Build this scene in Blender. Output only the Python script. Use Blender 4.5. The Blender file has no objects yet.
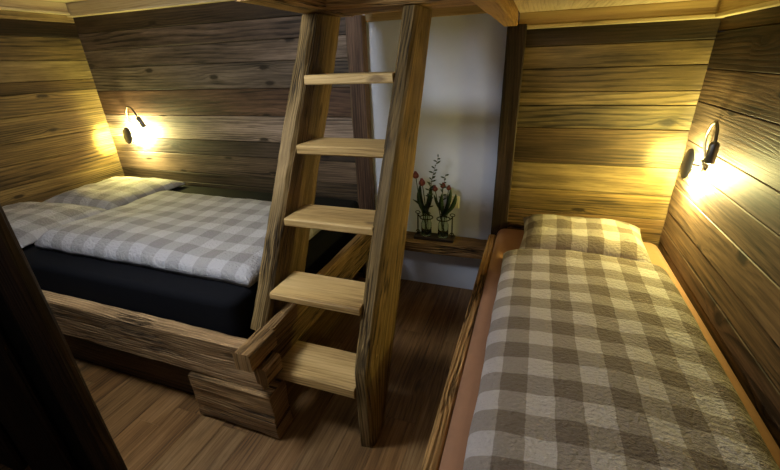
import bpy, math, random
from mathutils import Vector, Matrix, noise
random.seed(7)
C = bpy.context.scene.collection
SC = bpy.context.scene
PI = math.pi

# ------------------------------------------------------------------ materials
class NT:
    def __init__(s, name):
        s.m = bpy.data.materials.new(name); s.m.use_nodes = True
        s.t = s.m.node_tree; s.t.nodes.clear()
        s.out = s.n('ShaderNodeOutputMaterial')
    def n(s, typ, **kw):
        x = s.t.nodes.new(typ)
        for k, v in kw.items(): setattr(x, k, v)
        return x
    def put(s, sock, val):
        if isinstance(val, bpy.types.NodeSocket): s.t.links.new(val, sock)
        else: sock.default_value = val
    def math(s, op, a, b=0.0, c=None):
        x = s.n('ShaderNodeMath', operation=op); s.put(x.inputs[0], a); s.put(x.inputs[1], b)
        if c is not None: s.put(x.inputs[2], c)
        return x.outputs[0]
    def noise(s, vec, scale=1.0, detail=3.0, rough=0.55):
        x = s.n('ShaderNodeTexNoise'); s.put(x.inputs['Vector'], vec); s.put(x.inputs['Scale'], scale)
        s.put(x.inputs['Detail'], detail); s.put(x.inputs['Roughness'], rough); return x.outputs['Fac']
    def scale(s, vec, xyz):
        x = s.n('ShaderNodeVectorMath', operation='MULTIPLY'); s.put(x.inputs[0], vec); s.put(x.inputs[1], xyz); return x.outputs[0]
    def ramp(s, fac, stops):
        x = s.n('ShaderNodeValToRGB'); s.put(x.inputs[0], fac); e = x.color_ramp.elements
        while len(e) < len(stops): e.new(0.5)
        for el, (p, c) in zip(e, stops):
            el.position = p; el.color = (*c, 1) if len(c) == 3 else c
        return x.outputs[0]
    def mix(s, fac, a, b, mode='MIX'):
        x = s.n('ShaderNodeMix', data_type='RGBA', blend_type=mode); s.put(x.inputs[0], fac)
        s.put(x.inputs[6], a); s.put(x.inputs[7], b); return x.outputs[2]
    def smooth(s, v, a, b, lo=0.0, hi=1.0):
        x = s.n('ShaderNodeMapRange', interpolation_type='SMOOTHSTEP')
        s.put(x.inputs[0], v); s.put(x.inputs[1], a); s.put(x.inputs[2], b); s.put(x.inputs[3], lo); s.put(x.inputs[4], hi); return x.outputs[0]
    def bump(s, h, strength, dist):
        x = s.n('ShaderNodeBump'); s.put(x.inputs['Strength'], strength); s.put(x.inputs['Distance'], dist); s.put(x.inputs['Height'], h); return x.outputs[0]
    def bsdf(s, col, rough=0.6, normal=None, **kw):
        x = s.n('ShaderNodeBsdfPrincipled'); s.put(x.inputs['Base Color'], col if isinstance(col, bpy.types.NodeSocket) else (*col, 1))
        s.put(x.inputs['Roughness'], rough)
        for k, v in kw.items(): s.put(x.inputs[k.replace('_', ' ')], v)
        if normal is not None: s.t.links.new(normal, x.inputs['Normal'])
        s.t.links.new(x.outputs[0], s.out.inputs[0]); return x

def wood(name, dark, mid, light, ring=22.0, ringamt=.3, knots=.75, bump=.5, bdist=.004, rough=.62, crack=0.0, knotcol=(.012, .007, .004), spec=.35, sootamt=.55):
    n = NT(name)
    uv = n.n('ShaderNodeUVMap', uv_map='UVMap').outputs[0]
    tint = n.n('ShaderNodeAttribute', attribute_name='tint').outputs['Color']
    sep = n.n('ShaderNodeSeparateXYZ'); n.put(sep.inputs[0], uv); u, v = sep.outputs[0], sep.outputs[1]
    # knots
    vo = n.n('ShaderNodeTexVoronoi', voronoi_dimensions='2D'); n.put(vo.inputs['Vector'], n.scale(uv, (2.1, 5.5, 1))); n.put(vo.inputs['Scale'], 1.0)
    kd = n.math('ADD', vo.outputs['Distance'], n.math('MULTIPLY', n.math('SUBTRACT', n.noise(uv, 30, 2), .5), .05))
    big = n.noise(n.scale(uv, (.8, 5, 1)), 1.0, 6, .62)
    warp = n.noise(n.scale(uv, (.55, 2.6, 1)), 1.0, 2, .5)
    sc = n.n('ShaderNodeSeparateColor'); n.put(sc.inputs[0], vo.outputs['Color'])
    has = n.smooth(sc.outputs[0], .55, .6)            # only some cells carry a knot
    swirl = n.math('MULTIPLY', n.math('MULTIPLY', n.math('EXPONENT', n.math('MULTIPLY', kd, -8.0)), has), 2.2)
    r = n.math('ADD', n.math('ADD', n.math('MULTIPLY', v, ring), n.math('MULTIPLY', warp, ring * .17)), swirl)
    r = n.math('ADD', r, n.math('MULTIPLY', n.noise(n.scale(uv, (3, 30, 1)), 1.0, 2), .5))
    saw = n.math('FRACT', r)
    late = n.math('MULTIPLY', n.smooth(saw, .35, .92), n.smooth(saw, 1.0, .93))
    late = n.math('MULTIPLY', late, n.smooth(n.noise(n.scale(uv, (1.3, 4, 7)), 1.0, 2), .3, .62))
    fine = n.noise(n.scale(uv, (5, 150, 1)), 1.0, 3, .6)
    fine2 = n.noise(n.scale(uv, (1.6, 42, 1)), 1.0, 4, .65)
    val = n.math('ADD', n.math('MULTIPLY', big, .75), n.math('MULTIPLY', fine2, .42))
    val = n.math('ADD', val, n.math('MULTIPLY', fine, .42))
    val = n.math('SUBTRACT', val, .22)
    val = n.math('SUBTRACT', val, n.math('MULTIPLY', late, ringamt))
    col = n.ramp(val, [(.35, dark), (.56, mid), (.76, light)])
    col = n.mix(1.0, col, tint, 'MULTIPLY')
    soot = n.smooth(n.noise(n.scale(uv, (1.5, 8, 2)), 1.0, 6, .68), .52, .74)        # weathered dark patches
    col = n.mix(n.math('MULTIPLY', soot, sootamt), col, (dark[0], dark[1], dark[2], 1))
    speck = n.smooth(n.noise(n.scale(uv, (22, 130, 1)), 1.0, 3, .7), .64, .76)      # short dark flecks along the grain
    col = n.mix(n.math('MULTIPLY', speck, sootamt), col, (dark[0], dark[1], dark[2], 1))
    km = n.math('MULTIPLY', n.smooth(kd, .12, .045), knots)
    km = n.math('MULTIPLY', km, has)
    col = n.mix(km, col, (*knotcol, 1))
    h = n.math('ADD', n.math('MULTIPLY', fine2, .7), n.math('MULTIPLY', fine, .35))
    h = n.math('SUBTRACT', h, n.math('MULTIPLY', late, .35))
    if crack:
        ck = n.noise(n.scale(uv, (1.5, 26, 1)), 1.0, 3, .6)
        ckm = n.smooth(n.math('ABSOLUTE', n.math('SUBTRACT', ck, .5)), .036, .006)
        ckm = n.math('MULTIPLY', ckm, n.smooth(n.noise(n.scale(uv, (2.2, 5, 3)), 1.0, 1), .5, .6))
        col = n.mix(n.math('MULTIPLY', ckm, crack), col, (.012, .008, .005, 1))
        h = n.math('SUBTRACT', h, n.math('MULTIPLY', ckm, 1.2))
        h = n.math('ADD', h, n.math('MULTIPLY', big, 1.2))
    n.bsdf(col, rough, n.bump(h, bump, bdist), Specular_IOR_Level=spec)
    return n.m

def plain(name, col, rough=.6, metal=0.0, bump=0.0, bscale=60, **kw):
    n = NT(name)
    co = n.n('ShaderNodeTexCoord').outputs['Object']
    f = n.noise(co, bscale, 4)
    c = n.mix(f, (*[x * .9 for x in col], 1), (*[min(1, x * 1.08) for x in col], 1))
    n.bsdf(c, rough, n.bump(f, bump, .003) if bump else None, Metallic=metal, **kw)
    return n.m

def gingham(name, check, light, mid, dark, pucker=.9):
    n = NT(name)
    uv = n.n('ShaderNodeUVMap', uv_map='UVMap').outputs[0]
    sep = n.n('ShaderNodeSeparateXYZ'); n.put(sep.inputs[0], uv)
    wob = n.math('MULTIPLY', n.math('SUBTRACT', n.noise(uv, 14, 2), .5), .012)
    def stripe(c):
        p = n.math('FRACT', n.math('DIVIDE', n.math('ADD', n.math('ADD', c, wob), 50.0), check * 2))
        return n.math('MULTIPLY', n.smooth(p, .0, .018), n.smooth(p, .518, .5))
    a, b = stripe(sep.outputs[0]), stripe(sep.outputs[1])
    s = n.math('MULTIPLY', n.math('ADD', a, b), .5)
    weave = n.noise(n.scale(uv, (420, 260, 1)), 1.0, 2)
    col = n.ramp(s, [(.0, light), (.5, mid), (1.0, dark)])
    col = n.mix(n.math('MULTIPLY', weave, .35), col, (*[x * .75 for x in mid], 1))
    p1 = n.noise(n.scale(uv, (62, 95, 1)), 1.0, 3, .6)
    p2 = n.noise(n.scale(uv, (14, 20, 1)), 1.0, 3)
    h = n.math('ADD', n.math('MULTIPLY', n.smooth(p1, .35, .65), .5), n.math('MULTIPLY', p2, 1.2))
    n.bsdf(col, .9, n.bump(h, pucker, .008), Specular_IOR_Level=.1, Sheen_Weight=.1)
    return n.m

def plaster_mat():
    n = NT('white_plaster')
    co = n.n('ShaderNodeTexCoord').outputs['Object']
    a = n.noise(co, 9, 5); b = n.noise(co, 90, 4)
    col = n.mix(a, (.60, .64, .75, 1), (.70, .73, .82, 1))
    n.bsdf(col, .9, n.bump(n.math('ADD', a, n.math('MULTIPLY', b, .3)), .35, .006), Specular_IOR_Level=.15)
    return n.m

M = {}
M['plank'] = wood('old_wall_plank', (.028, .019, .011), (.145, .10, .055), (.30, .215, .125), ring=40, ringamt=.17, knots=.9, bump=.45, spec=.3)
M['hewn'] = wood('hewn_old_timber', (.04, .026, .013), (.27, .185, .095), (.48, .35, .20), ring=70, ringamt=.10, knots=.5, bump=1.0, bdist=.016, crack=.8, spec=.2)
M['stringer'] = wood('ladder_timber', (.032, .020, .007), (.205, .133, .048), (.43, .29, .125), ring=75, ringamt=.14, knots=.5, bump=.7, bdist=.006, crack=.8, spec=.25)
M['tread'] = wood('planed_spruce', (.22, .125, .04), (.56, .37, .14), (.70, .50, .22), sootamt=.2, ring=60, ringamt=.12, knots=.65, bump=.25, bdist=.003, knotcol=(.07, .03, .012), spec=.3)
M['ceil'] = wood('pale_ceiling_spruce', (.40, .31, .19), (.64, .54, .37), (.74, .65, .48), sootamt=.12, ring=50, ringamt=.10, knots=.5, bump=.15, bdist=.002, knotcol=(.16, .07, .025), spec=.3)
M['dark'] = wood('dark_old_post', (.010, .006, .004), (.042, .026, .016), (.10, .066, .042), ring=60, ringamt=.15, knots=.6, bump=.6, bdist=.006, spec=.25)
M['floor'] = wood('floor_board', (.045, .021, .007), (.215, .115, .040), (.35, .21, .09), ring=50, ringamt=.09, knots=.55, bump=.2, bdist=.002, rough=.42, spec=.4)
M['plaster'] = plaster_mat()
M['ging'] = gingham('grey_gingham_cotton', .084, (.55, .54, .56), (.41, .395, .40), (.28, .262, .262))
M['gingR'] = gingham('taupe_gingham_cotton', .0765, (.66, .60, .58), (.38, .32, .275), (.19, .142, .108), .95)
M['black'] = plain('black_jersey', (.006, .0065, .009), .9, bump=.3, bscale=40, Specular_IOR_Level=.12)
M['peach'] = plain('apricot_jersey', (.40, .21, .12), .9, bump=.25, bscale=25, Specular_IOR_Level=.15)
M['metal'] = plain('brushed_grey_metal', (.20, .19, .19), .38, .9)
M['plate'] = plain('satin_grey_plate', (.13, .13, .135), .5, .2)
M['iron'] = plain('black_wrought_iron', (.02, .02, .02), .5, .7)
M['cream'] = plain('cream_plastic', (.72, .66, .52), .4)
M['stem'] = plain('green_stem', (.02, .045, .015), .6)
M['leaf'] = plain('green_leaf', (.012, .034, .013), .55, bscale=30)
M['tulip'] = plain('red_petal', (.13, .010, .012), .55, bscale=25)
M['twig'] = plain('brown_twig', (.035, .028, .018), .8)
def glass_mat():
    n = NT('clear_bottle_glass'); g = n.n('ShaderNodeBsdfGlass'); g.inputs['Roughness'].default_value = .02; g.inputs['IOR'].default_value = 1.45
    g.inputs['Color'].default_value = (.93, .97, .94, 1); n.t.links.new(g.outputs[0], n.out.inputs[0]); return n.m
M['glass'] = glass_mat()
def emit(name, col, s):
    n = NT(name); e = n.n('ShaderNodeEmission'); e.inputs[0].default_value = (*col, 1); e.inputs[1].default_value = s
    n.t.links.new(e.outputs[0], n.out.inputs[0]); return n.m
M['bulb'] = emit('warm_led', (1, .85, .5), 12)

# ------------------------------------------------------------------ mesh builder
class MB:
    def __init__(s): s.v = []; s.f = []; s.uv = []; s.tint = []; s.sm = []
    def face(s, idx, uvs, tint=(1, 1, 1), smooth=False):
        s.f.append(idx); s.uv.append(uvs); s.tint.append(tint); s.sm.append(smooth)
    def loft(s, rings, tint=(1, 1, 1), smooth=False, caps=True, closed=True, uoff=None, vscale=1.0):
        """rings of equal length; grain (u) runs from ring to ring"""
        uo = random.uniform(0, 40) if uoff is None else uoff; vo = random.uniform(0, 40)
        b = len(s.v); n = len(rings[0])
        for r in rings: s.v += [Vector(p) for p in r]
        per = [0.0]
        for i in range(n): per.append(per[-1] + (Vector(rings[0][(i + 1) % n]) - Vector(rings[0][i])).length)
        cen = [sum((Vector(p) for p in r), Vector()) / n for r in rings]
        ul = [0.0]
        for i in range(1, len(rings)): ul.append(ul[-1] + (cen[i] - cen[i - 1]).length)
        m = n if closed else n - 1
        for k in range(len(rings) - 1):
            for i in range(m):
                j = (i + 1) % n
                s.face([b + k * n + i, b + k * n + j, b + (k + 1) * n + j, b + (k + 1) * n + i],
                       [(uo + ul[k], vo + per[i] * vscale), (uo + ul[k], vo + per[i + 1] * vscale), (uo + ul[k + 1], vo + per[i + 1] * vscale), (uo + ul[k + 1], vo + per[i] * vscale)], tint, smooth)
        if caps:
            for k, rev in ((0, True), (len(rings) - 1, False)):
                idx = [b + k * n + i for i in range(n)]
                p0 = Vector(rings[k][0]); ax = (Vector(rings[k][1]) - p0); ax = ax.normalized() if ax.length > 1e-6 else Vector((1, 0, 0))
                nn = (cen[-1] - cen[0]).normalized() if len(rings) > 1 else Vector((0, 0, 1)); ay = nn.cross(ax)
                uvs = [(uo + (Vector(q) - p0).dot(ax) * .4, vo + (Vector(q) - p0).dot(ay)) for q in rings[k]]
                if rev: idx = idx[::-1]; uvs = uvs[::-1]
                s.face(idx, uvs, tint, False)
    def box(s, p0, p1, axis=0, ch=0.0, tint=(1, 1, 1), seg=1, jit=0.0, jf=6.0, vs=1.0):
        """box with chamfered long edges, grain along axis, optional hewn jitter"""
        p0 = Vector(p0); p1 = Vector(p1); a, b = [(1, 2), (2, 0), (0, 1)][axis]
        c0, c1, d0, d1 = p0[a], p1[a], p0[b], p1[b]
        ch = min(ch, (c1 - c0) * .45, (d1 - d0) * .45)
        if ch > 0: sec = [(c0 + ch, d0), (c1 - ch, d0), (c1, d0 + ch), (c1, d1 - ch), (c1 - ch, d1), (c0 + ch, d1), (c0, d1 - ch), (c0, d0 + ch)]
        else: sec = [(c0, d0), (c1, d0), (c1, d1), (c0, d1)]
        if jit:
            s2 = []
            for i, q in enumerate(sec):
                q2 = sec[(i + 1) % len(sec)]; L = math.hypot(q2[0] - q[0], q2[1] - q[1]); k = max(1, int(L / .035))
                s2 += [(q[0] + (q2[0] - q[0]) * t / k, q[1] + (q2[1] - q[1]) * t / k) for t in range(k)]
            sec = s2
        so = Vector((random.uniform(0, 50), random.uniform(0, 50), random.uniform(0, 50)))
        cc, dd = (c0 + c1) / 2, (d0 + d1) / 2
        rings = []
        for k in range(seg + 1):
            t = p0[axis] + (p1[axis] - p0[axis]) * k / seg
            ring = []
            for (x, y) in sec:
                q = Vector((0, 0, 0)); q[axis] = t
                if jit:
                    w = Vector((t * 2.2, x * jf * 2.5, y * jf * 2.5))
                    j1 = noise.noise(w + so); j2 = noise.noise(Vector((t * 9, x * 45, y * 45)) + so)
                    ln = math.hypot(x - cc, y - dd) or 1
                    j = -abs(j1) * jit * 1.2 - max(0, j2) * jit * .6
                    x2 = x + (x - cc) / ln * j; y2 = y + (y - dd) / ln * j
                    if k in (0, seg): q[axis] += noise.noise(Vector((x * 30, y * 30, k)) + so) * jit * .8 - (0 if k == 0 else 0)
                else: x2, y2 = x, y
                q[a] = x2; q[b] = y2; ring.append(q)
            rings.append(ring)
        s.loft(rings, tint, vscale=vs)
    def tube(s, pts, r, n=8, smooth=True, tint=(1, 1, 1), caps=True):
        pts = [Vector(p) for p in pts]; rings = []
        rs = r if isinstance(r, (list, tuple)) else [r] * len(pts)
        up = Vector((0, 0, 1))
        d0 = (pts[1] - pts[0]).normalized(); 
        if abs(d0.dot(up)) > .95: up = Vector((1, 0, 0))
        x = d0.cross(up).normalized()
        for i, p in enumerate(pts):
            d = (pts[min(i + 1, len(pts) - 1)] - pts[max(i - 1, 0)]).normalized()
            x = (x - d * x.dot(d)).normalized(); y = d.cross(x)
            rings.append([p + (x * math.cos(2 * PI * k / n) + y * math.sin(2 * PI * k / n)) * rs[i] for k in range(n)])
        s.loft(rings, tint, smooth, caps)
    def lathe(s, prof, c, axis=(0, 0, 1), n=24, smooth=True, caps=True):
        axis = Vector(axis).normalized(); x = axis.orthogonal().normalized(); y = axis.cross(x); c = Vector(c)
        s.loft([[c + axis * h + (x * math.cos(2 * PI * k / n) + y * math.sin(2 * PI * k / n)) * max(r, 1e-4) for k in range(n)] for (r, h) in prof], (1, 1, 1), smooth, caps)
    def build(s, name, mat, parent=None, origin=None):
        me = bpy.data.meshes.new(name)
        o3 = Vector(origin) if origin is not None else (sum(s.v, Vector()) / len(s.v) if parent is None else Vector())
        if parent is not None and origin is None: o3 = parent.location.copy() if parent.parent is None else parent.parent.location + parent.location
        if parent is not None: o3 = world_loc(parent)
        me.from_pydata([tuple(v - o3) for v in s.v], [], s.f)
        me.uv_layers.new(name='UVMap'); me.attributes.new('tint', 'FLOAT_COLOR', 'CORNER')
        uvl = me.uv_layers['UVMap']; ta = me.attributes['tint']
        i = 0
        for fi, (uvs, t) in enumerate(zip(s.uv, s.tint)):
            me.polygons[fi].use_smooth = s.sm[fi]
            for q in uvs:
                uvl.data[i].uv = q; ta.data[i].color = (t[0], t[1], t[2], 1); i += 1
        me.materials.append(mat)
        import bmesh
        bm = bmesh.new(); bm.from_mesh(me); bmesh.ops.recalc_face_normals(bm, faces=bm.faces); bm.to_mesh(me); bm.free()
        o = bpy.data.objects.new(name, me); C.objects.link(o)
        if parent is not None: o.parent = parent
        else: o.location = o3
        return o
def world_loc(o):
    v = Vector()
    while o is not None: v += o.location; o = o.parent
    return v
def tag(o, label, cat, group=None):
    o['label'] = label; o['category'] = cat
    if group: o['group'] = group
    return o
def thing(name, label, cat, loc, group=None):
    o = bpy.data.objects.new(name, None); o.empty_display_size = .1; C.objects.link(o); o.location = loc
    return tag(o, label, cat, group)
def struct(o): o['kind'] = 'structure'; return o

# ------------------------------------------------------------------ the setting
XL, XR, YB = -3.52, .775, 2.45
ZL, ZR = 2.04, 1.75
# floor: boards running in depth
mb = MB(); x = -3.7
while x < 1.0:
    w = .145; y = -1.6 - random.uniform(0, 1.2)
    while y < 2.6:
        L = random.uniform(1.1, 1.7); t = random.uniform(.85, 1.12); ww = random.uniform(-.06, .06)
        mb.box((x + .0006, y + .0006, -.03), (x + w - .0006, min(y + L, 2.62) - .0006, random.uniform(-.0006, 0)), axis=1, ch=.0008, tint=(t * (1 + ww), t, t * (1 - ww))); y += L
    x += w
struct(mb.build('floor', M['floor']))

def plank_wall(name, axis, fixed, a0, a1, rows, out, seams=(), rev=.003, seamp=.5, mat='plank'):
    """rows: list of (z0, z1, tint); axis 0: plank runs in x at y=fixed; 1: runs in y at x=fixed; out: sign of the room side"""
    mb = MB()
    for (z0, z1, t) in rows:
        cuts = [a0]
        if random.random() < seamp: cuts.append(a0 + (a1 - a0) * random.uniform(.3, .75))
        cuts.append(a1)
        for i in range(len(cuts) - 1):
            vs = random.choice((.55, .75, 1.0, 1.3, 1.7)); g = random.uniform(0, rev); k = random.uniform(.92, 1.08) if i else 1.0
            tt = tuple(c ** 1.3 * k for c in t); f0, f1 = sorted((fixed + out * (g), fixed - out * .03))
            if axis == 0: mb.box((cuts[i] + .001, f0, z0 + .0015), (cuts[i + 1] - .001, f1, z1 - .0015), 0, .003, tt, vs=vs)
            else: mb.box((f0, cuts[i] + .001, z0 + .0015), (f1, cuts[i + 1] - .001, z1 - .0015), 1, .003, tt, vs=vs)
    b0, b1 = sorted((fixed - out * .031, fixed - out * .06))     # added slab behind the planks, keeps world light out of the gaps
    if axis == 0: mb.box((a0, b0, 0), (a1, b1, rows[-1][1]), 0, 0, DK)
    else: mb.box((b0, a0, 0), (b1, a1, rows[-1][1]), 1, 0, DK)
    return struct(mb.build(name, M[mat]))

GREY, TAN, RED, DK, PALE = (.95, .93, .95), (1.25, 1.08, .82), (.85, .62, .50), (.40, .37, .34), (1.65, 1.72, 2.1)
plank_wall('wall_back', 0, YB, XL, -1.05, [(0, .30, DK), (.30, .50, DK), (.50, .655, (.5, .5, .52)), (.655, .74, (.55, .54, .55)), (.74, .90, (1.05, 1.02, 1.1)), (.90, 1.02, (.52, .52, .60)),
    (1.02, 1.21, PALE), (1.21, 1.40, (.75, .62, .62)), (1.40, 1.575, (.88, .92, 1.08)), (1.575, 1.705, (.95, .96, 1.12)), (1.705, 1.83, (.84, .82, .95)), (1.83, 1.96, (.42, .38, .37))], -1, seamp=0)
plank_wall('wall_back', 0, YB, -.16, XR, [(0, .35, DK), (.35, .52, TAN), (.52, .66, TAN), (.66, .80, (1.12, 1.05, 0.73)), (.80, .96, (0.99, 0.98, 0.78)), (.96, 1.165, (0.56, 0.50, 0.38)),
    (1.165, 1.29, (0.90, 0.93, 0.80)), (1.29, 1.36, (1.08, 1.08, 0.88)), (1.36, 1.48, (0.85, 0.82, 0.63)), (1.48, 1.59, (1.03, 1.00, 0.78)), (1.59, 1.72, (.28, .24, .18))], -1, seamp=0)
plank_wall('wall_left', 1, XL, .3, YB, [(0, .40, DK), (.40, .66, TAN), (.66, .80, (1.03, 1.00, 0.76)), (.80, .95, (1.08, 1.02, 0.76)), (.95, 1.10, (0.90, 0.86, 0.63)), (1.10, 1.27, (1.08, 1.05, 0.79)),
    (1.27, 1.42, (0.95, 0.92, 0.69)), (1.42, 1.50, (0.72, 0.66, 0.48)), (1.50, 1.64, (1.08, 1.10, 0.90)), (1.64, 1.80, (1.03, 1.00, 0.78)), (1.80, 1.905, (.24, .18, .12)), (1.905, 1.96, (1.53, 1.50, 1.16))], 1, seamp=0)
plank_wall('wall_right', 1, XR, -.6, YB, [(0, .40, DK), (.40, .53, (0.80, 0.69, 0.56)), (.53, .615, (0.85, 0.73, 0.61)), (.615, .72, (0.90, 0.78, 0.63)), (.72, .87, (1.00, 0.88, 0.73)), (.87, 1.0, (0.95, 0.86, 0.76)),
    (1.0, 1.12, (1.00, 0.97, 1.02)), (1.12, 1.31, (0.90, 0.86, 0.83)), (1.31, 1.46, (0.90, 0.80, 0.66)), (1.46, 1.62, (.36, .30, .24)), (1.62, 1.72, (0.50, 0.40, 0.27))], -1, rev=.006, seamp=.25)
# white plaster niche
mb = MB(); mb.box((-1.048, YB, 0), (-.162, YB + .08, 1.85), 2); struct(mb.build('wall_back', M['plaster']))
# posts framing the niche
mb = MB(); mb.box((-1.128, 2.38, 0), (-1.012, 2.447, 1.80), 2, .006, (1.9, 1.7, 1.6), 30, .005); struct(mb.build('trim_1', M['dark']))
mb = MB(); mb.box((-.186, 2.395, 0), (-.085, 2.447, 1.70), 2, .006, (.65, .6, .55), 30, .005); struct(mb.build('trim_2', M['dark']))

def boards(name, x0, x1, y0, y1, z, w, axis, mat, tint=(1, 1, 1)):
    mb = MB(); a = x0 if axis == 1 else y0; e = x1 if axis == 1 else y1
    while a < e - 1e-4:
        b = min(a + w, e); t = random.uniform(.93, 1.05); tt = tuple(c * t for c in tint)
        if axis == 1: mb.box((a + .0005, y0, z), (b - .0005, y1, z + .025), 1, .001, tt)
        else: mb.box((x0, a + .0005, z), (x1, b - .0005, z + .025), 0, .001, tt)
        a = b
    return struct(mb.build(name, M[mat]))
boards('ceiling', XL, -1.03, .3, YB, ZL, .19, 0, 'ceil')
boards('ceiling', -.13, XR, .45, YB, ZR + .004, .24, 1, 'ceil', (1.12, 1.1, 1.08))
boards('ceiling', -1.03, -.2, 2.1, YB, 1.85, .17, 0, 'ceil', (.9, .85, .75))
def trim(n, p0, p1, axis, t=(1, 1, 1)):
    mb = MB(); mb.box(p0, p1, axis, .003, t); struct(mb.build('trim_%d' % n, M['ceil']))
trim(3, (XL, YB - .035, 1.962), (-1.05, YB - .002, ZL), 0, (.82, .74, .58)); trim(4, (XL, YB - .045, 1.945), (-1.05, YB - .002, 1.961), 0, (.95, .9, .8))
trim(5, (XL + .002, .3, 1.975), (XL + .035, YB - .046, ZL), 1, (.82, .74, .58)); trim(6, (XL + .002, .3, 1.957), (XL + .045, YB - .046, 1.974), 1, (.95, .9, .8))
trim(7, (-.128, YB - .035, 1.694), (XR, YB - .002, ZR + .003), 0, (.80, .68, .46)); trim(8, (-.084, YB - .045, 1.676), (XR, YB - .002, 1.693), 0, (.95, .9, .75))
trim(9, (XR - .035, .45, 1.694), (XR - .011, YB - .046, ZR + .003), 1, (.85, .74, .52)); trim(10, (XR - .045, .45, 1.676), (XR - .011, YB - .046, 1.693), 1, (.95, .9, .75))
trim(11, (-1.011, YB - .03, 1.765), (-.19, YB - .001, 1.849), 0, (.62, .52, .38))

# ------------------------------------------------------------------ loft beams
def beam(name, label, p0, p1, axis, mat, tint, ch=.012, jit=.008):
    mb = MB(); L = p1[axis] - p0[axis]; mb.box(p0, p1, axis, ch, tint, max(6, int(L / .05)), jit)
    return tag(mb.build(name, M[mat]), label, 'beam')
beam('loft_beam', 'hewn loft beam end jutting forward above the left side of the ladder', (-1.075, 1.34, 1.762), (-.925, 2.10, 1.93), 1, 'hewn', (1.7, 1.45, 1.0))
beam('loft_beam', 'thick horizontal loft beam running across the head of the ladder', (-.922, 1.775, 1.762), (-.215, 2.05, 1.95), 0, 'hewn', (1.6, 1.36, .92))
beam('loft_beam', 'hewn loft edge beam running back to the dark post right of the niche', (-.205, .5, 1.692), (-.132, 2.40, 1.92), 1, 'tread', (.9, .82, .68), .006, .006)

# ------------------------------------------------------------------ ladder
lad = thing('loft_ladder', 'steep old-timber loft ladder with five thick treads between the two beds', 'ladder', (-.78, 1.15, 0))
def stringer(x0, x1, zb, zt, jit, straightfoot):
    mb = MB(); rings = []; so = Vector((random.uniform(0, 50), 3, 7)); n = 46; X0, X1 = x0, x1
    for k in range(n + 1):
        z = zb + (zt - zb) * k / n
        sh = 0 if straightfoot else -.030 * (1 - k / n); x0, x1 = X0 + sh, X1 + sh
        yf = 1.04 + (max(z, .41) - .41) * .557 if straightfoot else 1.04 + (z - .41) * .557
        yb = 1.185 + z * .492
        ch = .014; q = []
        sec = [(x0 + ch, yf), (x1 - ch, yf), (x1, yf + ch * 1.3), (x1, yf + (yb - yf) * .33), (x1, yf + (yb - yf) * .66), (x1, yb - ch), (x1 - ch, yb), (x0 + ch, yb), (x0, yb - ch), (x0, yf + (yb - yf) * .66), (x0, yf + (yb - yf) * .33), (x0, yf + ch * 1.3)]
        for i, (a, b) in enumerate(sec):
            j = noise.noise(Vector((a * 8, i * 3.1, z * 4)) + so) * jit + noise.noise(Vector((a * 30, i * 7.1, z * 16)) + so) * jit * .5
            j2 = noise.noise(Vector((a * 8, i * 5.3, z * 3)) + so * 2) * jit
            q.append((a + j2 * .35 * (1 if a > (x0 + x1) / 2 else -1) , b + j * (1 if b < (yf + yb) / 2 else -1), z))
        rings.append(q)
    mb.loft(rings); return mb.build('stringer', M['stringer'], lad)
stringer(-1.068, -.985, .485, 1.758, .016, False)
stringer(-.574, -.505, .001, 1.758, .010, True)
for (z, y, th, xl) in [(1.503, 1.625, .040, -.99), (1.219, 1.492, .042, -.99), (.932, 1.320, .036, -.99), (.658, 1.140, .034, -.99), (.332, 1.036, .052, -.960)]:
    mb = MB(); d = .205 if z > .4 else .21
    mb.box((xl, y, z - th), (-.570, y + d, z), 0, .006, (random.uniform(.93, 1.05),) * 3, 18, .003); mb.build('tread', M['tread'], lad)

# ------------------------------------------------------------------ double bed
bed = thing('double_bed', 'rough-hewn timber bed frame with log-jointed corner holding the black mattress', 'bed', (-2.2, 1.7, 0))
mb = MB(); mb.box((-3.49, .962, .272), (-.968, 1.035, .490), 0, .006, (1.6, 1.46, 1.34), 70, .011); mb.build('front_rail', M['hewn'], bed)
mb = MB(); mb.box((-1.372, .945, .003), (-.925, 1.06, .275), 0, .012, (1.4, 1.25, 1.05), 24, .010); mb.build('corner_block', M['hewn'], bed)
mb = MB(); mb.box((-1.005, 1.062, .442), (-.950, 2.25, .533), 1, .008, (1.0, .86, .66), 40, .008); mb.build('foot_rail', M['hewn'], bed)
mb = MB(); mb.box((-1.010, .892, .450), (-.928, 1.060, .538), 1, .010, (1.35, 1.15, .88), 8, .006); mb.build('joint_log', M['hewn'], bed)
mb = MB(); mb.box((-1.0, 1.07, .30), (-.967, 2.25, .440), 1, .008, (.9, .8, .66), 34, .006); mb.build('foot_rail', M['hewn'], bed)
mb = MB(); mb.box((-.960, .93, .345), (-.898, 1.033, .440), 1, .010, (1.2, 1.05, .8), 6, .006); mb.build('joint_log', M['hewn'], bed)
mb = MB(); mb.box((-3.49, 1.037, .002), (-1.0, 1.065, .268), 0, .003, (.55, .45, .38), 1); mb.build('plinth', M['plank'], bed)
mb = MB(); mb.box((-3.49, 1.07, .24), (-1.02, 2.43, .27), 0, .003, (.8, .8, .8), 1); mb.build('slat_base', M['dark'], bed)
mb = MB(); mb.box((-1.0, 2.16, .002), (-.955, 2.25, .297), 2, .006, (.9, .85, .7), 8, .006); mb.build('leg', M['hewn'], bed)

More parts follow.
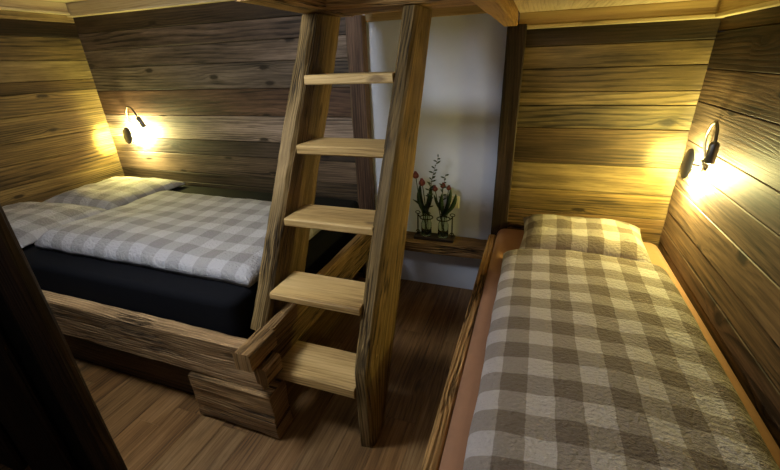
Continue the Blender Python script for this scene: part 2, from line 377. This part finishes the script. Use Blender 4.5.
def pad(name, mat, x0, x1, y0, y1, zb, h, edge, lip=.35, wr=.01, nx=60, ny=60, seed=0, pinch=0.0, uvs=(0, 0), swap=False, side=None, edgewob=.008, parent=None):
    """soft slab: flat underside, domed top with rolled edges; UV in metres over the top"""
    mb = MB(); off = Vector((seed * 13.7, seed * 5.1, seed * 3.3))
    def pt(i, j, top):
        s, t = i / nx, j / ny
        # cluster samples at the edges
        s2 = .5 - .5 * math.cos(PI * s) if nx > 4 else s; t2 = .5 - .5 * math.cos(PI * t)
        s = s * .45 + s2 * .55; t = t * .45 + t2 * .55
        x = x0 + (x1 - x0) * s; y = y0 + (y1 - y0) * t
        ds, dt = min(s, 1 - s) * (x1 - x0), min(t, 1 - t) * (y1 - y0)
        if pinch:
            ex = pinch * (4 * t * (1 - t)) ** 1; ey = pinch * (4 * s * (1 - s))
            x += (ex - pinch * .5) * (-1 if s > .5 else 1) * abs(2 * s - 1) ** 3 * .9
            y += (ey - pinch * .5) * (-1 if t > .5 else 1) * abs(2 * t - 1) ** 3 * .9
        x += noise.noise(Vector((s * 3, t * 9, 1)) + off) * edgewob * abs(2 * s - 1); y += noise.noise(Vector((s * 9, t * 3, 4)) + off) * edgewob * abs(2 * t - 1)
        def pf(d): d = min(d / edge, 1); return math.sqrt(max(0, 1 - (1 - d) ** 2))
        p = pf(ds) * pf(dt)
        w = noise.noise(Vector((x * 2.6, y * 2.6, 0)) + off) * wr + noise.noise(Vector((x * 9, y * 7, 2)) + off) * wr * .45 + noise.noise(Vector((x * 26, y * 22, 3)) + off) * wr * .16
        if top: z = zb + h * (lip + (1 - lip) * p) + w * min(1, p * 1.2) + (side(s, t) if side else 0) * p
        else: z = zb
        return Vector((x, y, z))
    rows = [[pt(i, j, True) for i in range(nx + 1)] for j in range(ny + 1)]
    bot = [[pt(i, j, False) for i in range(nx + 1)] for j in range(ny + 1)]
    def gi(i, j): return j * (nx + 1) + i
    N = (nx + 1) * (ny + 1)
    for r in rows: mb.v += r
    for r in bot: mb.v += r
    def uvp(i, j):
        p = rows[j][i]; a, b = p.x + uvs[0], p.y + uvs[1]
        return (b, a) if swap else (a, b)
    for j in range(ny):
        for i in range(nx):
            q = [(i, j), (i + 1, j), (i + 1, j + 1), (i, j + 1)]
            mb.face([gi(*p) for p in q], [uvp(*p) for p in q], (1, 1, 1), True)
            mb.face([N + gi(*p) for p in q[::-1]], [uvp(*p) for p in q[::-1]], (1, 1, 1), True)
    edge_loop = [(i, 0) for i in range(nx)] + [(nx, j) for j in range(ny)] + [(i, ny) for i in range(nx, 0, -1)] + [(0, j) for j in range(ny, 0, -1)]
    for k in range(len(edge_loop)):
        a, b = edge_loop[k], edge_loop[(k + 1) % len(edge_loop)]
        hh = lip * h
        def low(p):
            e = uvp(*p); ii, jj = p
            dx = -hh if ii == 0 else hh if ii == nx else 0; dy = -hh if jj == 0 else hh if jj == ny else 0
            return (e[0] + (dy if swap else dx), e[1] + (dx if swap else dy))
        mb.face([gi(*a), N + gi(*a), N + gi(*b), gi(*b)], [uvp(*a), low(a), low(b), uvp(*b)], (1, 1, 1), True)
    return mb.build(name, M[mat], parent)

def mattress(name, mat, p0, p1, r, label, sheet=None):
    mb = MB(); x0, y0, z0 = p0; x1, y1, z1 = p1
    def rr(ins, z, n=6):
        ring = []
        R = .06
        for (cx, cy, a0) in ((x1 - R, y1 - R, 0), (x0 + R, y1 - R, 90), (x0 + R, y0 + R, 180), (x1 - R, y0 + R, 270)):
            for k in range(n + 1):
                a = math.radians(a0 + 90 * k / n); ring.append((cx + (R - ins) * math.cos(a), cy + (R - ins) * math.sin(a), z))
        return ring
    rings = []
    for k in range(6): a = PI / 2 * k / 5; rings.append(rr(r * (1 - math.sin(a)), z0 + r * (1 - math.cos(a))))
    for k in range(6): a = PI / 2 * k / 5; rings.append(rr(r * (1 - math.cos(a)), z1 - r + r * math.sin(a)))
    mb.loft(rings, smooth=True)
    return tag(mb.build(name, M[mat]), label, 'mattress')
mattress('mattress', 'black', (-3.49, 1.045, .272), (-1.118, 2.43, .635), .035, 'thick mattress under black fitted sheet in the double bed on the left')
tag(pad('duvet', 'ging', -2.60, -1.122, 1.175, 2.06, .642, .095, .10, .30, .016, 70, 60, 1, side=lambda s, t: .012 * math.sin(t * 7) * math.sin(s * 5)), 'wide grey checked duvet spread over the black mattress on the left', 'duvet')

def pillow(name, mat, c, sx, sy, h, rz, tilt, label, seed, tx=0.0):
    mb = MB(); n = 30; off = Vector((seed * 7.7, 0, seed))
    def pt(i, j, top):
        a = -1 + 2 * i / n; b = -1 + 2 * j / n
        a = math.sin(a * PI / 2) * .5 + a * .5; b = math.sin(b * PI / 2) * .5 + b * .5
        pin = .09
        x = a * sx / 2 * (1 - pin * (1 - b * b) * abs(a) ** 2 * -0 - pin * .55 * (1 - b * b) * abs(a)); y = b * sy / 2 * (1 - pin * .55 * (1 - a * a) * abs(b))
        p = max(0, (1 - a ** 4)) ** .55 * max(0, (1 - b ** 4)) ** .55
        w = noise.noise(Vector((a * 2.2, b * 2.2, 0)) + off) * .022 + noise.noise(Vector((a * 7, b * 7, 0)) + off) * .008
        z = (h * p * .72 + w * p + .006) if top else (-h * p * .10 - .004)
        return Vector((x, y, z))
    R = Matrix.Rotation(rz, 3, 'Z') @ Matrix.Rotation(tilt, 3, 'Y') @ Matrix.Rotation(tx, 3, 'X')
    N = (n + 1) ** 2
    for top in (True, False):
        for j in range(n + 1):
            for i in range(n + 1): mb.v.append(R @ pt(i, j, top) + Vector(c))
    g = lambda i, j: j * (n + 1) + i
    def uvp(i, j): p = pt(i, j, True); return (p.x + seed * .31, p.y + seed * .17)
    for j in range(n):
        for i in range(n):
            q = [(i, j), (i + 1, j), (i + 1, j + 1), (i, j + 1)]
            mb.face([g(*p) for p in q], [uvp(*p) for p in q], (1, 1, 1), True)
            mb.face([N + g(*p) for p in q[::-1]], [uvp(*p) for p in q[::-1]], (1, 1, 1), True)
    el = [(i, 0) for i in range(n)] + [(n, j) for j in range(n)] + [(i, n) for i in range(n, 0, -1)] + [(0, j) for j in range(n, 0, -1)]
    for k in range(len(el)):
        a, b = el[k], el[(k + 1) % len(el)]
        mb.face([g(*a), N + g(*a), N + g(*b), g(*b)], [uvp(*a), uvp(*a), uvp(*b), uvp(*b)], (1, 1, 1), True)
    return tag(mb.build(name, M[mat]), label, 'pillow')
pillow('pillow', 'ging', (-3.06, 1.37, .663), .80, .58, .105, .10, 0, 'grey checked pillow at the front of the double bed, cut by the left edge', 1)
pillow('pillow', 'ging', (-3.06, 2.02, .660), .72, .68, .10, .05, 0, 'grey checked pillow in the back corner below the left lamp', 2)

# ------------------------------------------------------------------ single bed
sb = thing('single_bed', 'timber single bed frame with narrow side rail along the right wall', 'bed', (.3, 1.4, 0))
mb = MB(); mb.box((-.196, .40, .24), (-.149, 2.38, .490), 1, .006, (1.7, 1.4, .95), 50, .004); mb.build('side_rail', M['hewn'], sb)
mb = MB(); mb.box((-.147, .42, .21), (.75, 2.43, .24), 1, .003, (.8, .8, .8)); mb.build('slat_base', M['dark'], sb)
mb = MB(); mb.box((-.11, .5, .002), (-.08, 2.42, .208), 1, .003); mb.build('plinth', M['dark'], sb)
mb = MB(); mb.box((-.147, .40, .242), (.75, .435, .46), 0, .006, (1, .9, .7)); mb.build('foot_board', M['hewn'], sb)
mattress('mattress', 'peach', (-.146, .44, .243), (.764, 2.435, .535), .05, 'mattress under apricot fitted sheet in the single bed along the right wall')
tag(pad('duvet', 'gingR', -.075, .685, .46, 1.975, .538, .085, .075, .32, .013, 60, 90, 5, uvs=(.04, .018), side=lambda s, t: .035 * math.sin(PI * s) - .012), 'long taupe checked duvet covering the single bed on the right', 'duvet')
pillow('pillow', 'gingR', (.325, 2.215, .585), .645, .40, .12, -.02, 0, 'taupe checked pillow at the head of the single bed below the right lamp', 4, tx=.10)

# ------------------------------------------------------------------ shelf and flowers
sh = beam('wooden_shelf', 'rough live-edge wooden shelf below the white niche holding the flowers', (-.90, 2.265, .345), (-.192, 2.446, .425), 0, 'hewn', (.8, .66, .5), .008, .012)
sh['category'] = 'shelf'
FX, FY, FZ = -.552, 2.352, .427
fr = thing('bottle_holder', 'small black iron holder on a wooden base for two glass bottles', 'vase holder', (FX, FY, FZ))
mb = MB(); mb.box((FX - .135, FY - .045, FZ), (FX + .135, FY + .045, FZ + .022), 0, .004, (.6, .6, .6)); mb.build('base', M['dark'], fr)
mb = MB()
for sx in (-1, 1):
    px = FX + sx * .118
    mb.tube([(px, FY, FZ + .020), (px, FY, FZ + .175)], .0045)
    mb.tube([(px + .013 * math.cos(a), FY, FZ + .040 + .013 * math.sin(a)) for a in [i * PI / 8 for i in range(-4, 9)]], .003)
    c = FX + sx * .058
    mb.tube([(c + .043 * math.cos(a), FY + .043 * math.sin(a), FZ + .150) for a in [2 * PI * i / 20 for i in range(21)]], .004)
    mb.tube([(c + .0585, FY, FZ + .150), (c - .0585, FY, FZ + .150)][::-1] if False else [(px, FY, FZ + .165), (px - sx * .012, FY, FZ + .152), (px - sx * .018, FY, FZ + .150)], .004)
    mb.tube([(px + .016 * math.cos(a), FY, FZ + .182 + .010 * math.sin(a)) for a in [2 * PI * i / 10 for i in range(11)]], .003)
mb.build('frame', M['iron'], fr)
vb = []
for k, sx in enumerate((-1, 1)):
    mb = MB(); c = (FX + sx * .058, FY, FZ + .023)
    mb.lathe([(.001, 0), (.033, 0), (.036, .004), (.036, .085), (.030, .102), (.024, .118), (.024, .150), (.028, .156), (.0255, .157), (.0215, .150), (.0215, .118), (.027, .101), (.0335, .084), (.0335, .008), (.001, .006)], c, n=24, caps=False)
    b = mb.build('glass_bottle', M['glass']); tag(b, ('left' if sx < 0 else 'right') + ' clear glass bottle in the black holder on the shelf', 'bottle', 'glass bottles in the holder'); vb.append(c)
# tulips
def curve(p0, p1, bow, n=10):
    p0 = Vector(p0); p1 = Vector(p1); b = Vector(bow); return [p0.lerp(p1, i / n) + b * math.sin(PI * i / n) for i in range(n + 1)]
def tulip(base, head, bow, label, hs=1.0, leaves=()):
    base = Vector(base)
    t = thing('tulip', label, 'flower', base, 'red tulips in the bottles')
    pts = curve(base, head, bow); mb = MB(); mb.tube(pts, .0032, 6); mb.build('stem', M['stem'], t)
    d = (pts[-1] - pts[-2]).normalized(); mb = MB()
    for k in range(6):
        a0 = 2 * PI * k / 6 + (.3 if k % 2 else 0); x = d.orthogonal().normalized(); y = d.cross(x); rad = x * math.cos(a0) + y * math.sin(a0); tan = d.cross(rad)
        rings = []
        for i in range(8):
            s = i / 7; r = (.006 + .013 * math.sin(PI * min(1, s * 1.08) ** .8)) * hs; w = .014 * math.sin(PI * (s * .93 + .07) ** .75) * hs + .0008; c = Vector(pts[-1]) + d * (s * .046 * hs) + rad * (r if k % 2 else r * .85)
            rings.append([c - tan * w + rad * -.004 * hs, c + rad * .002, c + tan * w + rad * -.004 * hs, c - rad * .0015])
        mb.loft(rings, smooth=True)
    mb.build('blossom', M['tulip'], t)
    for (tip, bw, wid) in leaves:
        p = curve(base + Vector((0, 0, .135)), tip, bw, 10); mb = MB(); rings = []
        side = Vector((.9, .45, 0)).normalized()
        for i, q in enumerate(p):
            s = i / 10; w = wid * (math.sin(PI * (s * .85 + .12)) ** .8) + .0006; nrm = Vector((-.45, .9, 0)).normalized()
            rings.append([q - side * w, q + nrm * .004, q + side * w, q + nrm * .0055])
        mb.loft(rings, smooth=True); mb.build('leaf', M['leaf'], t)
bl, br = Vector(vb[0]) + Vector((0, 0, .012)), Vector(vb[1]) + Vector((0, 0, .012))
fy = FY - .01
tulip(bl + Vector((.015, -.006, 0)), (-.672, fy - .02, .852), (-.01, 0, 0), 'darkest red tulip farthest left, leaning toward the ladder', 1.05, [((-.70, fy, .70), (.012, 0, .01), .016)])
tulip(bl + Vector((-.012, .006, 0)), (-.635, fy, .800), (.012, 0, 0), 'bright red tulip just right of the darkest one in the left bottle', 1.1, [((-.578, fy - .01, .80), (.01, 0, 0), .018), ((-.655, fy + .02, .80), (-.02, 0, 0), .019)])
tulip(br + Vector((.012, .008, 0)), (-.548, fy, .768), (-.004, 0, 0), 'small red tulip low in the middle of the bunch, above the gap between bottles', .85, [((-.560, fy + .01, .74), (-.01, 0, 0), .012)])
tulip(br + Vector((.004, -.004, 0)), (-.505, fy + .02, .785), (-.01, 0, 0), 'small red tulip on an upright stem in the right bottle', .85, [((-.415, fy, .76), (.02, 0, .0), .017), ((-.50, fy - .02, .765), (-.012, 0, 0), .016)])
tulip(br + Vector((-.004, -.004, 0)), (-.468, fy + .02, .775), (0, 0, 0), 'half-hidden red tulip farthest right, between leaves of the right bottle', .75, [((-.452, fy + .02, .79), (.012, 0, 0), .015)])
def sprig(base, top, bow, label, nl, seed):
    random.seed(seed); t = thing('leafy_twig', label, 'twig', Vector(base), 'leafy twigs among the tulips')
    p = curve(base, top, bow, 14); mb = MB(); mb.tube(p, [.0022 - .0012 * i / 14 for i in range(15)], 5); mb.build('stem', M['twig'], t)
    mb = MB()
    for i in range(nl):
        s = .45 + .55 * (i + .5) / nl; q = p[min(14, int(s * 14))].lerp(p[min(14, int(s * 14) + 1)], (s * 14) % 1)
        a = i * 2.4 + random.uniform(-.4, .4); d = Vector((math.cos(a), .6 * math.sin(a), .35)).normalized(); L = random.uniform(.022, .036)
        sd = d.cross(Vector((0, 1, .2))).normalized(); nr = d.cross(sd)
        mb.loft([[q + d * L * u - sd * w, q + d * L * u + nr * .0015, q + d * L * u + sd * w, q + d * L * u - nr * .001] for (u, w) in ((0, .0008), (.3, .005), (.65, .0055), (1, .0006))], smooth=True)
    mb.build('leaves', M['leaf'], t)
sprig(bl + Vector((.014, 0, 0)), (-.532, fy, 1.00), (-.03, 0, 0), 'tallest leafy twig rising above the tulips', 20, 3)
sprig(br + Vector((-.004, -.008, 0)), (-.485, fy, .885), (-.016, 0, 0), 'shorter leafy twig right of the tallest one', 14, 4)
sprig(bl + Vector((-.008, .010, 0)), (-.570, fy, .86), (0, 0, 0), 'thin leafy twig between the two bottles of tulips', 12, 5)
random.seed(21)
# socket on the niche wall
so = thing('wall_socket', 'cream wall socket on the white niche wall behind the flowers', 'socket', (-.448, YB - .001, .67))
mb = MB(); mb.box((-.488, YB - .013, .628), (-.408, YB - .001, .712), 2, .004); mb.build('cover_plate', M['cream'], so)
mb = MB(); mb.lathe([(.027, 0), (.027, .003), (.022, .003), (.020, .001), (.001, .001)], (-.448, YB - .0132, .67), (0, -1, 0)); mb.build('socket_insert', M['cream'], so)

# ------------------------------------------------------------------ wall lamps
def point(name, loc, e, col, r):
    L = bpy.data.lights.new(name, 'POINT'); L.energy = e; L.color = col; L.shadow_soft_size = r
    o = bpy.data.objects.new(name, L); C.objects.link(o); o.location = loc; return o
def lamp(label, nrm, pw, pd, dn, pr, arm, h0, h1):
    """pw: mount on the wall, pd: centre of the disc held off the wall, dn: way the disc faces"""
    pw, pd, nrm, dn = Vector(pw), Vector(pd), Vector(nrm), Vector(dn).normalized()
    l = thing('wall_lamp', label, 'lamp', pw, 'gooseneck reading lamps')
    mb = MB(); mb.lathe([(.001, 0), (.030, 0), (.030, .010), (.026, .013), (.001, .013)], pw, nrm, 24); mb.tube([pw + nrm * .012, pd - dn * .004], .007, 10); mb.build('wall_mount', M['metal'], l)
    mb = MB(); mb.lathe([(.001, -.006), (pr * .9, -.006), (pr, -.003), (pr, .001), (pr * .96, .004), (pr * .6, .008), (.001, .010)], pd, dn, 40); d_ = mb.build('disc_shade', M['plate'], l)
    mb = MB(); mb.lathe([(.020, 0), (.030, 0), (.030, -.006), (.020, -.006), (.020, 0)], pd - dn * .007, dn, 28, caps=False); mb.build('light_ring', M['bulb'], d_)
    P = [Vector(p) for p in arm]; pts = []
    P = [P[0] * 2 - P[1]] + P + [P[-1] * 2 - P[-2]]
    for i in range(1, len(P) - 2):
        for k in range(8):
            t = k / 8; a, b, c, d = P[i - 1], P[i], P[i + 1], P[i + 2]
            pts.append(.5 * ((2 * b) + (c - a) * t + (2 * a - 5 * b + 4 * c - d) * t * t + (3 * b - a - 3 * c + d) * t ** 3))
    pts.append(P[-2]); mb = MB(); mb.tube(pts, .0062, 10); mb.build('gooseneck', M['metal'], l)
    h0, h1 = Vector(h0), Vector(h1); d = (h1 - h0); L = d.length; d.normalize(); mb = MB()
    mb.lathe([(.001, 0), (.010, 0), (.016, .006), (.018, .012), (.018, L - .002), (.017, L), (.014, L), (.014, L - .006), (.001, L - .006)], h0, d, 20); mb.build('lamp_head', M['metal'], l)
WARM = (1.0, .86, .36); BEAM = (1.0, .91, .24); CORE = (1.0, .92, .5)
def spot(name, loc, aim, e, ang, col):
    L = bpy.data.lights.new(name, 'SPOT'); L.energy = e; L.color = col; L.shadow_soft_size = .02; L.spot_size = math.radians(ang); L.spot_blend = 1.0
    o = bpy.data.objects.new(name, L); C.objects.link(o); o.location = loc; o.rotation_euler = Vector(aim).to_track_quat('-Z', 'Y').to_euler(); return o
def back_light(loc, aim, e):      # the light behind each disc, washing the wall
    L = bpy.data.lights.new('lamp_halo', 'AREA'); L.shape = 'DISK'; L.size = .11; L.energy = e; L.color = CORE
    o = bpy.data.objects.new('lamp_halo', L); C.objects.link(o); o.location = loc; o.rotation_euler = Vector(aim).to_track_quat('-Z', 'Y').to_euler()
lamp('small grey gooseneck wall lamp above the double bed in the left corner', (0, -1, 0), (-3.19, YB - .003, 1.05), (-3.208, 2.365, 1.05), (-.2, -.97, .12), .068, [(-3.19, 2.445, 1.075), (-3.215, 2.42, 1.19), (-3.15, 2.385, 1.27), (-3.085, 2.37, 1.275), (-3.045, 2.365, 1.235), (-3.03, 2.365, 1.20)], (-3.032, 2.365, 1.205), (-2.995, 2.375, 1.120))
back_light((-3.175, YB - .060, 1.04), (0, 1, 0), 34)
point('lamp_glow', (-3.18, 2.412, 1.04), 34, BEAM, .028)
spot('lamp_side', (-3.215, 2.40, 1.03), (-.29, .0, -.02), 170, 56, BEAM)
point('lamp_head_fill', (-2.985, 2.375, 1.09), 3.5, WARM, .014)  # added fill under the lamp head, warms the walls around it
lamp('small grey gooseneck wall lamp on the right wall above the single bed', (-1, 0, 0), (XR - .010, 2.15, 1.05), (.698, 2.135, 1.062), (-1, .05, .05), .070, [(.766, 2.15, 1.08), (.75, 2.16, 1.17), (.738, 2.11, 1.235), (.72, 2.02, 1.268), (.70, 1.93, 1.25), (.69, 1.888, 1.205)], (.69, 1.888, 1.21), (.690, 1.885, 1.125))
back_light((XR - .068, 2.19, 1.0), (1, 0, 0), 26)
point('lamp_glow', (.733, 2.19, 1.01), 24, BEAM, .028)
spot('lamp_side', (.735, 2.20, 1.02), (-.02, .24, .0), 75, 58, BEAM)
point('lamp_head_fill', (.690, 1.885, 1.09), 4, WARM, .014)  # same added wall fill under the right lamp head

# ------------------------------------------------------------------ dark partition at the near left
pt_ = thing('plank_partition', 'very dark old-plank partition cutting the near left corner beside the double bed', 'partition', (-2.0, .5, 0))
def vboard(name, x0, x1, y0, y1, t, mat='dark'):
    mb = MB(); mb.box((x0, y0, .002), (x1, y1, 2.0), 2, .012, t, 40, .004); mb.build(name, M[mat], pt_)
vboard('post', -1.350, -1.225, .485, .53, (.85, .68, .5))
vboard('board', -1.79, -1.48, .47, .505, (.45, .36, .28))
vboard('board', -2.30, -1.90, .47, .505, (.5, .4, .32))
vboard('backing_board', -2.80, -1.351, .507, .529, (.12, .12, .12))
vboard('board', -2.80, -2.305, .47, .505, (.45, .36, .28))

# ------------------------------------------------------------------ light
def area(name, loc, target, e, size, col):
    L = bpy.data.lights.new(name, 'AREA'); L.energy = e; L.size = size; L.color = col; L.shape = 'DISK'
    o = bpy.data.objects.new(name, L); C.objects.link(o); o.location = loc
    o.rotation_euler = (Vector(target) - Vector(loc)).to_track_quat('-Z', 'Y').to_euler(); return o
point('ceiling_lamp_bunk', (-1.42, .62, 1.96), 66, (.82, .89, 1.0), .18)
area('room_fill', (-.9, -.4, 1.75), (-.6, 1.4, 1.4), 2.2, .8, (1.0, .93, .82))  # added unseen fill from the camera side, lights the beam fronts
W = bpy.data.worlds.new('world'); SC.world = W; W.use_nodes = True
W.node_tree.nodes['Background'].inputs[0].default_value = (.62, .68, .85, 1); W.node_tree.nodes['Background'].inputs[1].default_value = .022

# ------------------------------------------------------------------ camera
cam = bpy.data.cameras.new('camera'); co = bpy.data.objects.new('camera', cam); C.objects.link(co)
R = ((0.94170554, 0.33464409, -0.03469879), (0.10839188, -0.39941232, -0.91034114), (-0.31849941, 0.85351223, -0.4124015))
co.matrix_world = Matrix(((R[0][0], -R[1][0], -R[2][0], 0), (R[0][1], -R[1][1], -R[2][1], 0), (R[0][2], -R[1][2], -R[2][2], 1.55), (0, 0, 0, 1)))
cam.sensor_fit = 'HORIZONTAL'; cam.sensor_width = 36; cam.lens = 36 * 385.274 / 780; cam.clip_start = .02
SC.camera = co
vs = SC.view_settings; vs.view_transform = 'Standard'; vs.look = 'None'; vs.exposure = 0.0; vs.gamma = 1.0; vs.use_curve_mapping = False
